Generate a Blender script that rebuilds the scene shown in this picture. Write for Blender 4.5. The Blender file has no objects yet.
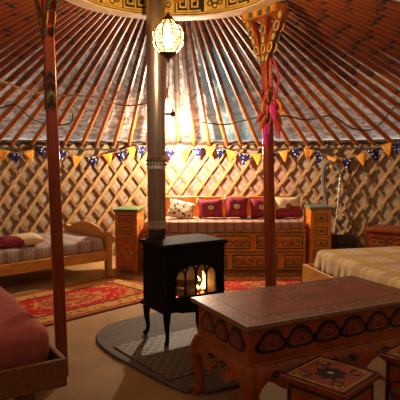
import bpy, bmesh, math, random
from mathutils import Matrix, Vector, noise
random.seed(7)
PI = math.pi
scn = bpy.context.scene
COL = scn.collection
CX, CY = -.18, 3.6          # centre of the round tent
RW = 3.75                   # wall radius
R_ = math.radians

# ------------------------------------------------------------------ mesh builder
class MB:
    def __init__(s):
        s.v = []; s.f = []; s.mi = []; s.M = Matrix()
    def add(s, vs, fs, mi=0):
        b = len(s.v)
        s.v += [s.M @ Vector(p) for p in vs]
        for k, f in enumerate(fs):
            s.f.append([i + b for i in f])
            s.mi.append(mi if isinstance(mi, int) else mi[k])
        return s
    def box(s, x0, x1, y0, y1, z0, z1, mi=0):
        vs = [(x, y, z) for z in (z0, z1) for y in (y0, y1) for x in (x0, x1)]
        return s.add(vs, [(0,2,3,1),(4,5,7,6),(0,1,5,4),(2,6,7,3),(0,4,6,2),(1,3,7,5)], mi)
    def frustum(s, a, b, z0, z1, mi=0):
        vs = [(x, y, z) for q, z in ((a, z0), (b, z1)) for y in (q[2], q[3]) for x in (q[0], q[1])]
        return s.add(vs, [(0,2,3,1),(4,5,7,6),(0,1,5,4),(2,6,7,3),(0,4,6,2),(1,3,7,5)], mi)
    def lathe(s, prof, n=24, c=(0,0,0), mi=0, closed=True, ph=0):
        vs = []; fs = []
        for r, z in prof:
            for k in range(n):
                a = 2*PI*k/n + ph
                vs.append((c[0]+r*math.cos(a), c[1]+r*math.sin(a), c[2]+z))
        m = len(prof)
        for i in range(m-1):
            for k in range(n):
                fs.append((i*n+k, i*n+(k+1) % n, (i+1)*n+(k+1) % n, (i+1)*n+k))
        if closed:
            fs.append(tuple(range(n))[::-1]); fs.append(tuple((m-1)*n+k for k in range(n)))
        return s.add(vs, fs, mi)
    def tube(s, path, r, n=8, mi=0, closed=False, sq=1.0, ph=0):
        P = [Vector(p) for p in path]; m = len(P)
        rs = r if isinstance(r, (list, tuple)) else [r]*m
        vs = []; fs = []; up = None
        for i in range(m):
            if closed: t = P[(i+1) % m] - P[i-1]
            else: t = P[min(i+1, m-1)] - P[max(i-1, 0)]
            t.normalize()
            if up is None:
                up = Vector((0,0,1)) if abs(t.z) < .9 else Vector((0,1,0))
            a = up - t*up.dot(t)
            if a.length < 1e-5: a = t.orthogonal()
            a.normalize(); up = a
            b = t.cross(a)
            for k in range(n):
                q = 2*PI*k/n + ph
                vs.append(P[i] + a*math.cos(q)*rs[i]*sq + b*math.sin(q)*rs[i])
        for i in range(m if closed else m-1):
            j = (i+1) % m
            for k in range(n):
                fs.append((i*n+k, i*n+(k+1) % n, j*n+(k+1) % n, j*n+k))
        if not closed:
            fs.append(tuple(range(n))[::-1]); fs.append(tuple((m-1)*n+k for k in range(n)))
        return s.add(vs, fs, mi)
    def prism(s, poly, d0, d1, mi=0, plane='xz'):
        n = len(poly)
        f3 = {'xz': lambda p, d: (p[0], d, p[1]), 'xy': lambda p, d: (p[0], p[1], d), 'yz': lambda p, d: (d, p[0], p[1])}[plane]
        vs = [f3(p, d0) for p in poly] + [f3(p, d1) for p in poly]
        fs = [tuple(range(n)), tuple(range(n, 2*n))[::-1]] + [(k, (k+1) % n, n+(k+1) % n, n+k) for k in range(n)]
        return s.add(vs, fs, mi)
    def grid(s, fn, nu, nv, mi=0, wu=False):
        vs = [fn(i/nu, j/nv) for j in range(nv+1) for i in range(nu if wu else nu+1)]
        w = nu if wu else nu+1
        fs = [(j*w+i, j*w+(i+1) % w, (j+1)*w+(i+1) % w, (j+1)*w+i) for j in range(nv) for i in range(nu)]
        return s.add(vs, fs, mi)
    def ball(s, c, r, n=12, m=8, mi=0, sc=(1,1,1)):
        return s.grid(lambda u, v: (c[0]+sc[0]*r*math.cos(2*PI*u)*math.sin(PI*(.02+.96*v)), c[1]+sc[1]*r*math.sin(2*PI*u)*math.sin(PI*(.02+.96*v)), c[2]-sc[2]*r*math.cos(PI*(.02+.96*v))), n, m, mi, True)
    # painted borders and scrolls lying on a front face y = const
    def frame(s, x0, x1, z0, z1, y, w, mi, t=.004):
        s.box(x0, x1, y-t, y, z0, z0+w, mi); s.box(x0, x1, y-t, y, z1-w, z1, mi)
        s.box(x0, x0+w, y-t, y, z0+w, z1-w, mi); s.box(x1-w, x1, y-t, y, z0+w, z1-w, mi)
    def line(s, pts, y, w, mi, closed=False):
        s.tube([(p[0], y, p[1]) for p in pts], w/2, 4, mi, closed, ph=PI/4)
    def scroll(s, cx, cz, w, h, y, wd, mi, mi2=None):
        mi2 = mi if mi2 is None else mi2
        for sx in (-1, 1):
            for sz in (-1, 1):
                pts = []
                for k in range(15):
                    t = k/14; a = t*2.2*PI
                    rr = h*.42*(1-t*.75)
                    pts.append((cx+sx*(w*.27+rr*math.cos(a+PI)*1.25), cz+sz*(h*.08+rr*math.sin(a)*.9)))
                s.line(pts, y, wd, mi if sz > 0 else mi2)
        s.line([(cx-w*.06, cz), (cx, cz+h*.32), (cx+w*.06, cz), (cx, cz-h*.32)], y, wd, mi2, True)
        s.line([(cx-w*.48, cz), (cx-w*.4, cz+h*.1), (cx-w*.32, cz)], y, wd, mi2)
        s.line([(cx+w*.48, cz), (cx+w*.4, cz+h*.1), (cx+w*.32, cz)], y, wd, mi2)
    def build(s, name, mats, parent=None, bevel=0, sharp=35, seg=2, solid=0, sub=0):
        me = bpy.data.meshes.new(name)
        me.from_pydata([tuple(v) for v in s.v], [], s.f)
        mats = mats if isinstance(mats, (list, tuple)) else [mats]
        for m in mats: me.materials.append(m)
        me.polygons.foreach_set('material_index', s.mi)
        bm = bmesh.new(); bm.from_mesh(me)
        bmesh.ops.recalc_face_normals(bm, faces=bm.faces[:])
        bm.to_mesh(me); bm.free()
        me.shade_smooth(); me.set_sharp_from_angle(angle=R_(sharp))
        o = bpy.data.objects.new(name, me); COL.objects.link(o)
        if parent: o.parent = parent
        if solid:
            q = o.modifiers.new('thickness', 'SOLIDIFY'); q.thickness = solid; q.offset = 0
        if bevel:
            q = o.modifiers.new('bevel', 'BEVEL'); q.width = bevel; q.segments = seg; q.limit_method = 'ANGLE'; q.angle_limit = R_(40)
        return o

def thing(name, label, cat, loc=(0,0,0), rz=0, group=None):
    o = bpy.data.objects.new(name, None); COL.objects.link(o)
    o.empty_display_size = .1
    o.location = loc; o.rotation_euler = (0, 0, R_(rz))
    return tag(o, label, cat, group)
def tag(o, label, cat, group=None):
    o['label'] = label; o['category'] = cat
    if group: o['group'] = group
    return o
def struct(o):
    o['kind'] = 'structure'; return o
def polar(th, r, z=0):      # th in degrees, clockwise from +Y, around the tent centre
    return (CX + r*math.sin(R_(th)), CY + r*math.cos(R_(th)), z)

# ------------------------------------------------------------------ materials
class NT:
    def __init__(s, name, rough=.6, metal=0, spec=.5):
        s.mat = bpy.data.materials.new(name); s.mat.use_nodes = True
        s.t = s.mat.node_tree; s.b = s.t.nodes['Principled BSDF']; s.out = s.t.nodes['Material Output']
        s.b.inputs['Roughness'].default_value = rough; s.b.inputs['Metallic'].default_value = metal
        s.b.inputs['Specular IOR Level'].default_value = spec
        s.co = None
    def obj(s):
        if s.co is None: s.co = s.t.nodes.new('ShaderNodeTexCoord').outputs['Object']
        return s.co
    def link(s, a, inp):
        if hasattr(a, 'is_linked') or hasattr(a, 'links'): s.t.links.new(a, inp)
        else: inp.default_value = a
    def math(s, op, a, b=0.0, c=None):
        n = s.t.nodes.new('ShaderNodeMath'); n.operation = op
        s.link(a, n.inputs[0]); s.link(b, n.inputs[1])
        if c is not None: s.link(c, n.inputs[2])
        return n.outputs[0]
    def xyz(s, v=None):
        n = s.t.nodes.new('ShaderNodeSeparateXYZ'); s.t.links.new(v or s.obj(), n.inputs[0]); return n.outputs
    def comb(s, x, y, z):
        n = s.t.nodes.new('ShaderNodeCombineXYZ')
        for i, q in enumerate((x, y, z)): s.link(q, n.inputs[i])
        return n.outputs[0]
    def noise(s, scale, detail=3, vec=None, rough=.55, stretch=None):
        n = s.t.nodes.new('ShaderNodeTexNoise'); n.inputs['Scale'].default_value = scale
        n.inputs['Detail'].default_value = detail; n.inputs['Roughness'].default_value = rough
        v = vec or s.obj()
        if stretch:
            m = s.t.nodes.new('ShaderNodeMapping'); m.inputs['Scale'].default_value = stretch
            s.t.links.new(v, m.inputs[0]); v = m.outputs[0]
        s.t.links.new(v, n.inputs['Vector']); return n.outputs['Fac']
    def voro(s, scale, feature='F1', vec=None, out='Distance'):
        n = s.t.nodes.new('ShaderNodeTexVoronoi'); n.feature = feature; n.inputs['Scale'].default_value = scale
        s.t.links.new(vec or s.obj(), n.inputs['Vector']); return n.outputs[out]
    def ramp(s, fac, stops, const=False):
        n = s.t.nodes.new('ShaderNodeValToRGB'); n.color_ramp.interpolation = 'CONSTANT' if const else 'LINEAR'
        el = n.color_ramp.elements
        while len(el) < len(stops): el.new(.5)
        for e, (p, c) in zip(el, stops):
            e.position = p; e.color = (*c, 1) if not isinstance(c, (int, float)) else (c, c, c, 1)
        s.link(fac, n.inputs[0]); return n.outputs[0]
    def mix(s, fac, a, b, mode='MIX'):
        n = s.t.nodes.new('ShaderNodeMix'); n.data_type = 'RGBA'; n.blend_type = mode
        s.link(fac, n.inputs[0])
        for q, i in ((a, 6), (b, 7)):
            if isinstance(q, tuple): n.inputs[i].default_value = (*q, 1)
            else: s.t.links.new(q, n.inputs[i])
        return n.outputs[2]
    def color(s, c):
        if isinstance(c, tuple): s.b.inputs['Base Color'].default_value = (*c, 1)
        else: s.t.links.new(c, s.b.inputs['Base Color'])
    def bump(s, h, strength=.3, dist=.01):
        n = s.t.nodes.new('ShaderNodeBump'); n.inputs['Strength'].default_value = strength; n.inputs['Distance'].default_value = dist
        s.t.links.new(h, n.inputs['Height']); s.t.links.new(n.outputs[0], s.b.inputs['Normal'])

def sc(c, k): return tuple(min(1, x*k) for x in c)
def plain(name, c, rough=.6, metal=0, var=.25, scale=12, bump=0, spec=.5, stretch=None):
    n = NT(name, rough, metal, spec)
    f = n.noise(scale, 4, stretch=stretch)
    n.color(n.ramp(f, [(.3, sc(c, 1-var)), (.7, sc(c, 1+var))]))
    if bump: n.bump(f, bump, .01)
    return n.mat
def wood(name, c, rough=.4, var=.35, scale=6, stretch=(12, 12, 1), bump=.1):
    n = NT(name, rough)
    f = n.noise(scale, 5, stretch=stretch)
    n.color(n.ramp(f, [(.3, sc(c, 1-var)), (.5, c), (.72, sc(c, 1+var*.7))]))
    n.bump(f, bump, .004); return n.mat
def emit(name, c, strength):
    n = NT(name); n.b.inputs['Base Color'].default_value = (*sc(c, .8), 1)
    n.b.inputs['Emission Color'].default_value = (*c, 1); n.b.inputs['Emission Strength'].default_value = strength
    return n.mat
def plaid(name, base, ca, cb, px, py, axes='xy', wa=.5, wb=.5):
    n = NT(name, .9, spec=.15); o = n.xyz()
    ix = {'x': 0, 'y': 1, 'z': 2}
    def st(i, p, w):
        f = n.math('FRACT', n.math('DIVIDE', n.math('ADD', o[i], 50), p))
        return n.ramp(f, [(0, 0), (.04, .0), (.08, w), (.38, w), (.42, .1), (.5, .1), (.53, w*.8), (.6, w*.8), (.63, 0), (.8, 0), (.82, w*.5), (.88, w*.5), (.9, 0)])
    c = n.mix(st(ix[axes[0]], px, wa), base, ca)
    c = n.mix(st(ix[axes[1]], py, wb), c, cb)
    f = n.noise(60, 2)
    c = n.mix(n.math('MULTIPLY', f, .35), c, sc(base, .45))
    n.color(c); n.bump(n.noise(14, 4), .25, .01)
    return n.mat

M = {}
M['lattice'] = wood('lattice_wood', (.44, .25, .085), .5, .3, 3, (3, 3, 8), .05)
M['lattice_dark'] = wood('shaded_lattice_wood', (.26, .135, .055), .6, .3, 3, (3, 3, 8), .05)  # outer slats get less light; that shade is put into this brown
M['rope'] = plain('natural_rope', (.42, .27, .13), .9, 0, .4, 60)
M['dark_rope'] = plain('dark_webbing', (.07, .045, .03), .9, 0, .4, 60)
M['pine'] = wood('varnished_pine', (.57, .26, .055), .35, .3, 3, (2, 14, 14), .08)
M['pine_dark'] = wood('brown_board', (.20, .075, .026), .5, .35, 3, (3, 14, 14), .08)
M['orange'] = plain('orange_painted_wood', (.66, .20, .02), .38, 0, .25, 9)
M['orange_light'] = plain('bright_orange_painted_wood', (.72, .24, .02), .38, 0, .15, 9)
M['panel'] = plain('red_orange_panel_paint', (.60, .15, .017), .4, 0, .3, 14)
M['green'] = plain('dark_green_paint', (.035, .075, .045), .45, 0, .35, 20)
M['bluegreen'] = plain('grey_green_paint', (.16, .19, .12), .45, 0, .25, 20)
M['gold'] = plain('gold_paint', (.62, .33, .05), .4, .2, .3, 30)
M['black'] = plain('black_paint', (.012, .012, .014), .4, 0, .4, 20)
M['redpaint'] = plain('red_chest_paint', (.34, .055, .014), .35, 0, .25, 10)
M['table_red'] = plain('table_side_paint', (.36, .075, .012), .32, 0, .3, 8)
M['cloud_red'] = plain('table_cloud_paint', (.26, .035, .016), .4, 0, .3, 18)
M['iron'] = plain('black_cast_iron', (.010, .009, .009), .8, 0, .4, 40, .05, .14)
M['cavity'] = plain('sooty_firebrick', (.10, .06, .035), .9, 0, .5, 16)
M['log'] = plain('charred_log', (.05, .025, .015), .9, 0, .6, 20, .3)
M['steel_band'] = plain('bright_steel', (.72, .66, .60), .22, .95, .1, 30)
M['pipe_dark'] = plain('heat_darkened_steel', (.10, .085, .08), .35, .8, .3, 12)
M['maroon'] = plain('maroon_cushion_fabric', (.26, .030, .060), .8, 0, .3, 22, .15, .2)
M['cream'] = plain('cream_cushion_fabric', (.70, .56, .36), .85, 0, .15, 20, .1, .2)
M['medal'] = plain('cream_embroidery', (.74, .62, .38), .7, 0, .2, 60)
M['cable'] = plain('black_cable_rubber', (.012, .012, .012), .5)
M['greyhose'] = plain('grey_conduit_plastic', (.17, .16, .15), .45, 0, .15)
M['silver'] = plain('silvery_foil', (.75, .72, .68), .3, .6, .4, 80, .5)
M['darkbox'] = plain('dark_stained_boards', (.045, .03, .022), .6, 0, .5, 10, 0, .4, (12, 12, 1))
M['magenta'] = plain('magenta_feather', (.75, .03, .30), .8, 0, .25, 50)
M['pinkrib'] = plain('red_ribbon', (.50, .03, .05), .6, 0, .3, 20)
M['orangerib'] = plain('orange_ribbon', (.80, .22, .03), .7, 0, .3, 20)
M['brass'] = plain('dark_brass', (.20, .12, .05), .35, .9, .2, 40)
M['flag_orange'] = plain('orange_bunting_cotton', (.80, .33, .05), .9, 0, .12, 30, 0, .1)

# sheet with the weave of a plain red cover
n = NT('dusky_red_bed_cover', .85, 0, .2); f = n.noise(5, 4)
n.color(n.ramp(f, [(.3, (.34, .070, .058)), (.7, (.46, .115, .095))])); n.bump(n.noise(7, 5), .35, .02); M['redcover'] = n.mat
# navy bunting with white dots
n = NT('navy_dotted_cotton', .9, 0, .1); d = n.voro(32)
n.color(n.mix(n.math('LESS_THAN', d, .30), (.020, .019, .085), (.75, .72, .70))); M['flag_navy'] = n.mat
# roof pole: varnish, dark painted bands in the upper half
n = NT('varnished_roof_pole', .5); rnd = n.t.nodes.new('ShaderNodeObjectInfo').outputs['Random']; q3 = n.xyz(); o = (q3[0], q3[1], n.math('ADD', q3[2], n.math('MULTIPLY', n.math('SUBTRACT', rnd, .5), .5))); f = n.noise(4, 5, stretch=(14, 14, 1))
base = n.ramp(f, [(.3, (.36, .095, .016)), (.5, (.54, .165, .028)), (.72, (.64, .23, .045))])
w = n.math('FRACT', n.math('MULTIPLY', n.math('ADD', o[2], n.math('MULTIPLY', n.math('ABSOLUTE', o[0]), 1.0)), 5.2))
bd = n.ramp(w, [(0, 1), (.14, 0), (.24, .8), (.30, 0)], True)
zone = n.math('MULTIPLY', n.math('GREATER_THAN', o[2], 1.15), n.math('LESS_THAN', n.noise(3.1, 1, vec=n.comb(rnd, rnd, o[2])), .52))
base = n.mix(n.math('GREATER_THAN', o[2], 1.72), base, (.26, .06, .02))  # top end darker brown, partly the dimmer light there put into the colour
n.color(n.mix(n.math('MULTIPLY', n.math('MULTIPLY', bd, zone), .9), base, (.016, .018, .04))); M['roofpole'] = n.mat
# posts
n = NT('red_brown_post_paint', .3); f = n.noise(4, 4, stretch=(10, 10, 1))
n.color(n.ramp(f, [(.3, (.20, .028, .010)), (.7, (.36, .065, .018))])); M['post'] = n.mat
M['post_orange'] = plain('orange_bracket_paint', (.40, .13, .018), .4, 0, .35, 24)
# woven wall lining: pink damask in the middle, tan at the sides
n = NT('patterned_wall_lining', .85, 0, .2); o = n.xyz()
ang = n.math('ARCTAN2', o[0], o[1])
mid = n.math('SUBTRACT', 1.0, n.math('MINIMUM', 1.0, n.math('MAXIMUM', 0.0, n.math('MULTIPLY', n.math('SUBTRACT', n.math('ABSOLUTE', n.math('SUBTRACT', ang, .13)), .22), 14.0))))
u = n.math('MULTIPLY', ang, 3.75)
q1 = n.math('SINE', n.math('MULTIPLY', u, 62.0)); q2 = n.math('SINE', n.math('MULTIPLY', o[2], 50.0))
pat = n.math('ADD', n.math('MULTIPLY', q1, q2), n.math('MULTIPLY', n.noise(30, 3), 1.2))
tan = n.ramp(pat, [(.1, (.30, .21, .14)), (.95, (.40, .305, .22))])
pnk = n.ramp(pat, [(.1, (.34, .17, .14)), (1, (.50, .29, .25))])
big = n.noise(2.2, 3)
c = n.mix(mid, tan, pnk); c = n.mix(n.ramp(big, [(.4, 0.0), (.75, .15)]), c, (.28, .20, .15))
n.color(c); n.bump(n.noise(5, 3), .25, .02); M['lining'] = n.mat
# roof lining: pale quilted cloth, bluer in one sector right of the stove pipe
n = NT('pale_roof_lining', .42, 0, .5); o = n.xyz()
ang = n.math('ARCTAN2', o[0], o[1])
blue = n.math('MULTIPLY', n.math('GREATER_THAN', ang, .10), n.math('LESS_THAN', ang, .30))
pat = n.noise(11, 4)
c = n.ramp(pat, [(.40, (.36, .28, .23)), (.60, (.80, .74, .67))])  # pale and brown mottle also paints light and dark of the quilt folds
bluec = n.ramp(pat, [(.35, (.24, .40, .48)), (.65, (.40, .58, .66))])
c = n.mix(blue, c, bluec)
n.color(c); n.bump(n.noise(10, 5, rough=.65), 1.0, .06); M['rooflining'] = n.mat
tr = n.t.nodes.new('ShaderNodeBsdfTranslucent'); mx = n.t.nodes.new('ShaderNodeMixShader'); mx.inputs[0].default_value = .35
n.t.links.new(c, tr.inputs[0]); n.t.links.new(n.b.outputs[0], mx.inputs[1]); n.t.links.new(tr.outputs[0], mx.inputs[2]); n.t.links.new(mx.outputs[0], n.out.inputs[0])
# floor
n = NT('ochre_floor_covering', .75, 0, .3); f = n.noise(2.5, 5); g = n.noise(60, 2)
c = n.ramp(f, [(.3, (.34, .20, .075)), (.7, (.50, .31, .125))])
n.color(n.mix(n.math('MULTIPLY', g, .35), c, (.20, .11, .04))); n.bump(g, .2, .004); M['floor'] = n.mat
M['hearth'] = plain('grey_hearth_slab', (.115, .088, .075), .8, 0, .2, 18, .1)
n = NT('embossed_metal_mat', .6, 0, .25); o = n.xyz()
a = n.math('ABSOLUTE', n.math('SINE', n.math('MULTIPLY', n.math('ADD', o[0], o[1]), 42.0)))
b = n.math('ABSOLUTE', n.math('SINE', n.math('MULTIPLY', n.math('SUBTRACT', o[0], o[1]), 42.0)))
mn = n.math('MINIMUM', a, b)
n.color(n.ramp(n.math('ADD', mn, n.math('MULTIPLY', n.math('SUBTRACT', n.noise(4, 3), .5), .5)), [(.12, (.22, .18, .15)), (.3, (.10, .075, .062))])); n.bump(mn, .4, -.006); M['mat'] = n.mat
# brushed pipe
n = NT('brushed_stainless_pipe', .27, .95); f = n.noise(5, 4, stretch=(10, 10, .6))
n.color(n.ramp(f, [(.3, (.38, .29, .23)), (.7, (.58, .48, .40))])); M['pipe'] = n.mat
# persian rugs
def rug(name, hx, hy):
    n = NT(name, .95, 0, .1); o = n.xyz()
    ax = n.math('ABSOLUTE', o[0]); ay = n.math('ABSOLUTE', o[1])
    edge = n.math('MINIMUM', n.math('SUBTRACT', hx, ax), n.math('SUBTRACT', hy, ay))
    fl = n.voro(17); fl2 = n.noise(20, 3)
    field = n.mix(n.ramp(fl, [(.26, 1.0), (.32, 0.0)]), (.40, .020, .016), (.62, .38, .09))
    rr = n.math('ADD', n.math('SQRT', n.math('ADD', n.math('POWER', n.math('DIVIDE', o[0], hx), 2.0), n.math('POWER', n.math('DIVIDE', o[1], hy), 2.0))), n.math('MULTIPLY', n.math('SUBTRACT', fl2, .5), .35))
    clear = n.ramp(rr, [(0, (.18, .025, .02)), (.16, (.50, .30, .08)), (.24, (.14, .03, .03)), (.34, (.55, .33, .09)), (.40, (.48, .018, .016)), (.62, (.48, .018, .016)), (.66, (.50, .30, .08)), (.86, (.33, .016, .014))])
    c = n.mix(n.ramp(fl2, [(.44, 0.0), (.5, .8)]), clear, field)
    bord = n.mix(n.ramp(fl, [(.3, 1.0), (.36, 0.0)]), (.52, .29, .07), (.30, .03, .02))
    c = n.mix(n.math('LESS_THAN', edge, .24), c, bord)
    for lo, hi, cc in ((.22, .25, (.10, .02, .02)), (.05, .08, (.28, .02, .015)), (0, .035, (.22, .03, .02))):
        c = n.mix(n.math('MULTIPLY', n.math('GREATER_THAN', edge, lo), n.math('LESS_THAN', edge, hi)), c, cc)
    n.color(c); n.bump(n.noise(90, 2), .3, .004); return n.mat
# table top: red-brown lacquer with painted borders and a central medallion
def topmat(name, hx, hy, base, dark, pale, rough=.33, k=1.0):
    n = NT(name, rough); o = n.xyz()
    ax = n.math('ABSOLUTE', o[0]); ay = n.math('ABSOLUTE', o[1])
    edge = n.math('MINIMUM', n.math('SUBTRACT', hx, ax), n.math('SUBTRACT', hy, ay))
    f = n.noise(9, 4)
    c = n.ramp(f, [(.3, sc(base, .75)), (.7, sc(base, 1.2))])
    fl = n.voro(42*k)
    orn = n.ramp(fl, [(.30, 1.0), (.42, 0.0)])
    band = n.mix(orn, sc(base, .7), pale)
    c = n.mix(n.math('MULTIPLY', n.math('LESS_THAN', edge, .115/k), .8), c, band)
    for lo, hi, cc in ((.0, .012, pale), (.016, .026, dark), (.105, .117, dark)):
        c = n.mix(n.math('MULTIPLY', n.math('GREATER_THAN', edge, lo/k), n.math('LESS_THAN', edge, hi/k)), c, cc)
    an = n.math('ARCTAN2', o[1], o[0])
    rad = n.math('SQRT', n.math('ADD', n.math('POWER', n.math('DIVIDE', o[0], hx*.36), 2.0), n.math('POWER', n.math('DIVIDE', o[1], hy*.36), 2.0)))
    rad = n.math('ADD', rad, n.math('MULTIPLY', n.math('SINE', n.math('MULTIPLY', an, 8.0)), .13))
    ring = n.ramp(rad, [(0, 1), (.18, 1), (.2, 0), (.3, 0), (.32, 1), (.46, 1), (.5, 0), (.7, 0), (.74, .9), (.8, .9), (.84, 0)])
    c = n.mix(n.math('MULTIPLY', ring, n.ramp(n.noise(30*k, 2), [(.4, .35), (.55, 1)])), c, dark)
    n.color(c); return n.mat

# ------------------------------------------------------------------ the tent: floor, walls, roof
mb = MB(); mb.lathe([(RW+.1, -.06), (RW+.1, 0)], 96, (CX, CY, 0)); struct(mb.build('floor', M['floor']))

def wall_fn(u, v):
    th = -180 + 360*u
    z = 1.54*v
    a = R_(th)
    r = RW + .006*math.sin(a*51) * math.sin(PI*v) + .010*noise.noise((th*.12, z*3, 1.3))
    return (r*math.sin(a), r*math.cos(a), z)
mb = MB(); mb.grid(wall_fn, 334, 14)
w = mb.build('wall_back', M['lining'], solid=.012); w.location = (CX, CY, 0); struct(w)

NP = 108
def roof_fn(u, v):
    a = 2*PI*u
    r = .80 + (RW+.06-.80)*v
    z = 2.525 - (r-.76)*(2.42-1.46)/(3.70-.76)
    amp = math.sin(PI*min(1, v*1.05))
    fold = noise.noise((a*14, r*2.4, .7))*.050 + noise.noise((a*40, r*7, 4.1))*.030
    sag = -.030*abs(math.sin(a*NP/2))*amp
    return (r*math.sin(a), r*math.cos(a), z + (sag + fold*amp)*1.0 + .02)
mb = MB(); mb.grid(roof_fn, NP*8, 90, 0, True)
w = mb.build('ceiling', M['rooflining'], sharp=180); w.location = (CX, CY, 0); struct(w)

mb = MB()  # unseen layer added outside the lining to keep sky light off the upper roof
mb.grid(lambda u, v: ((.80+(.62+.05*math.sin(2*PI*u*7))*v)*math.sin(2*PI*u), (.80+(.62+.05*math.sin(2*PI*u*7))*v)*math.cos(2*PI*u), 2.61-(.62*v)*(2.42-1.46)/(3.70-.76)), 144, 8, 0, True)
w = mb.build('ceiling_shade_layer', plain('shade_layer_felt', (.12, .08, .06), .9, 0, .3, 8), solid=.02, sharp=180); w.location = (CX, CY, 0); struct(w)
mb = MB()
mb.grid(lambda u, v: ((.06+.80*v)*math.sin(2*PI*u), (.06+.80*v)*math.cos(2*PI*u), 2.86-.30*v*v), 96, 24, 0, True)
keep = [k for k, f in enumerate(mb.f) if math.hypot(sum(mb.v[i].x for i in f)/4+.145, sum(mb.v[i].y for i in f)/4-.43) > .105]
mb.f = [mb.f[k] for k in keep]; mb.mi = [0]*len(keep)
w = mb.build('ceiling_crown', plain('dark_felt_crown_cover', (.10, .075, .06), .9, 0, .3, 8), solid=.02, sharp=180); w.location = (CX, CY, 0); struct(w)

# crossed wall lattice (one sprung structure)
mb = MB()
RUN = 1.50/math.tan(R_(55))/3.66*180/PI
PITCH = .205/3.66*180/PI
def slat(th0, sgn, r):
    vs = []; fs = []; N = 10; ww = .0185/3.66*180/PI/math.sin(R_(55)); t = .006
    for i in range(N+1):
        s = i/N; th = th0 + sgn*RUN*s; z = .02 + 1.50*s
        for dr in (-t, t):
            for dw in (-ww, ww):
                a = R_(th+dw); vs.append(((r+dr)*math.sin(a), (r+dr)*math.cos(a), z))
    for i in range(N):
        b = i*4
        for q in ((0,1),(1,3),(3,2),(2,0)):
            fs.append((b+q[0], b+q[1], b+4+q[1], b+4+q[0]))
    fs.append((0,1,3,2)); fs.append((N*4, N*4+2, N*4+3, N*4+1))
    mb.add(vs, fs, 0 if sgn > 0 else 1)
k = -84.0
while k < 84:
    slat(k, 1, 3.700); slat(k+1.2, -1, 3.713); k += PITCH
w = mb.build('wall_lattice', [M['lattice'], M['lattice_dark']]); w.location = (CX, CY, 0); struct(w)
# woven belt running round the top of the lattice
mb = MB()
mb.tube([polar(a, 3.675, 1.425+.008*math.sin(a*1.7)) for a in range(-84, 85, 2)], .011, 6)
mb.tube([polar(a, 3.69, 1.50+.006*math.sin(a*2.3)) for a in range(-84, 85, 2)], .035, 6, 0, False, .5)
struct(mb.build('trim_1', M['dark_rope']))

# roof poles
A = Vector((0, 3.70, 1.475)); B = Vector((0, .79, 2.47))
L = (B-A).length
mb = MB()
mb.tube([(0,0,0), (0,0,.05), (0,0,.35), (0,0,L*.6), (0,0,L)], [.017, .024, .027, .027, .023], 8, 0)
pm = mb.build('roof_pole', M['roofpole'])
zax = (B-A).normalized(); xax = Vector((1,0,0)); yax = zax.cross(xax)
base = Matrix((xax, yax, zax)).transposed().to_4x4(); base.translation = A
groups = {
 'a': ('orange-brown wooden roof pole slanting up on the left, beyond the nearer post', 'roof poles left of the nearer post'),
 'b': ('orange-brown wooden roof pole between the nearer post and the steel stove pipe', 'roof poles between post and stove pipe'),
 'c': ('orange-brown wooden roof pole between the steel stove pipe and the farther post', 'roof poles between stove pipe and farther post'),
 'd': ('orange-brown wooden roof pole slanting down on the right, beyond the farther post', 'roof poles right of the farther post')}
first = True
for i in range(NP):
    th = (i+.5)*360/NP
    if th > 180: th -= 360
    if abs(th) > 100: continue
    o = pm if first else pm.copy()
    if not first: COL.objects.link(o)
    first = False
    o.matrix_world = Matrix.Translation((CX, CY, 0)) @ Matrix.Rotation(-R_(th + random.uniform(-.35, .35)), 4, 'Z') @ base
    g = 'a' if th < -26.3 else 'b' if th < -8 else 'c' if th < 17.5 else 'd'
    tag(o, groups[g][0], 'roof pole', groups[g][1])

# crown ring
ring = thing('crown_ring', 'painted wooden crown ring at the top of the roof, yellow key pattern on black', 'roof ring', (CX, CY, 2.42))
def arcbox(mb, r0, r1, z0, z1, a0, a1, n, mi):
    full = abs(a1-a0) > 359.9
    vs = []; fs = []
    cnt = n if full else n+1
    for i in range(cnt):
        a = R_(a0 + (a1-a0)*i/n)
        for r, z in ((r0, z0), (r1, z0), (r1, z1), (r0, z1)):
            vs.append((r*math.sin(a), r*math.cos(a), z))
    for i in range(n):
        b = i*4; c = ((i+1) % cnt)*4
        for q in range(4): fs.append((b+q, b+(q+1) % 4, c+(q+1) % 4, c+q))
    if not full: fs.append((0,1,2,3)); fs.append((n*4, n*4+3, n*4+2, n*4+1))
    mb.add(vs, fs, mi)
mb = MB(); arcbox(mb, .66, .79, 0, .17, 0, 360, 96, 0); mb.build('rim', M['black'], ring)
mb = MB(); arcbox(mb, .652, .775, -.012, .0, 0, 360, 96, 0); mb.build('lower_rim', plain('lit_rim_wood', (.62, .45, .28), .5, 0, .2, 10), ring)  # underside paler than the rim, lantern light put into its colour
M['yellow'] = plain('yellow_ornament_paint', (.60, .36, .05), .45, 0, .25, 25)
mb = MB()
arcbox(mb, .652, .66, .008, .018, 0, 360, 96, 0); arcbox(mb, .652, .66, .15, .162, 0, 360, 96, 0)
def on_ring(a0, pts, w):       # strips drawn on the inner face; pts in (angle offset, z)
    for (x0, z0), (x1, z1) in zip(pts, pts[1:]):
        wa = w/.66*180/PI/2
        if abs(x1-x0) > .01: arcbox(mb, .651, .661, z0-w/2, z0+w/2, a0+min(x0, x1)-wa, a0+max(x0, x1)+wa, 6, 0)
        else: arcbox(mb, .651, .661, min(z0, z1)-w/2, max(z0, z1)+w/2, a0+x0-wa, a0+x0+wa, 1, 0)
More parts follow.
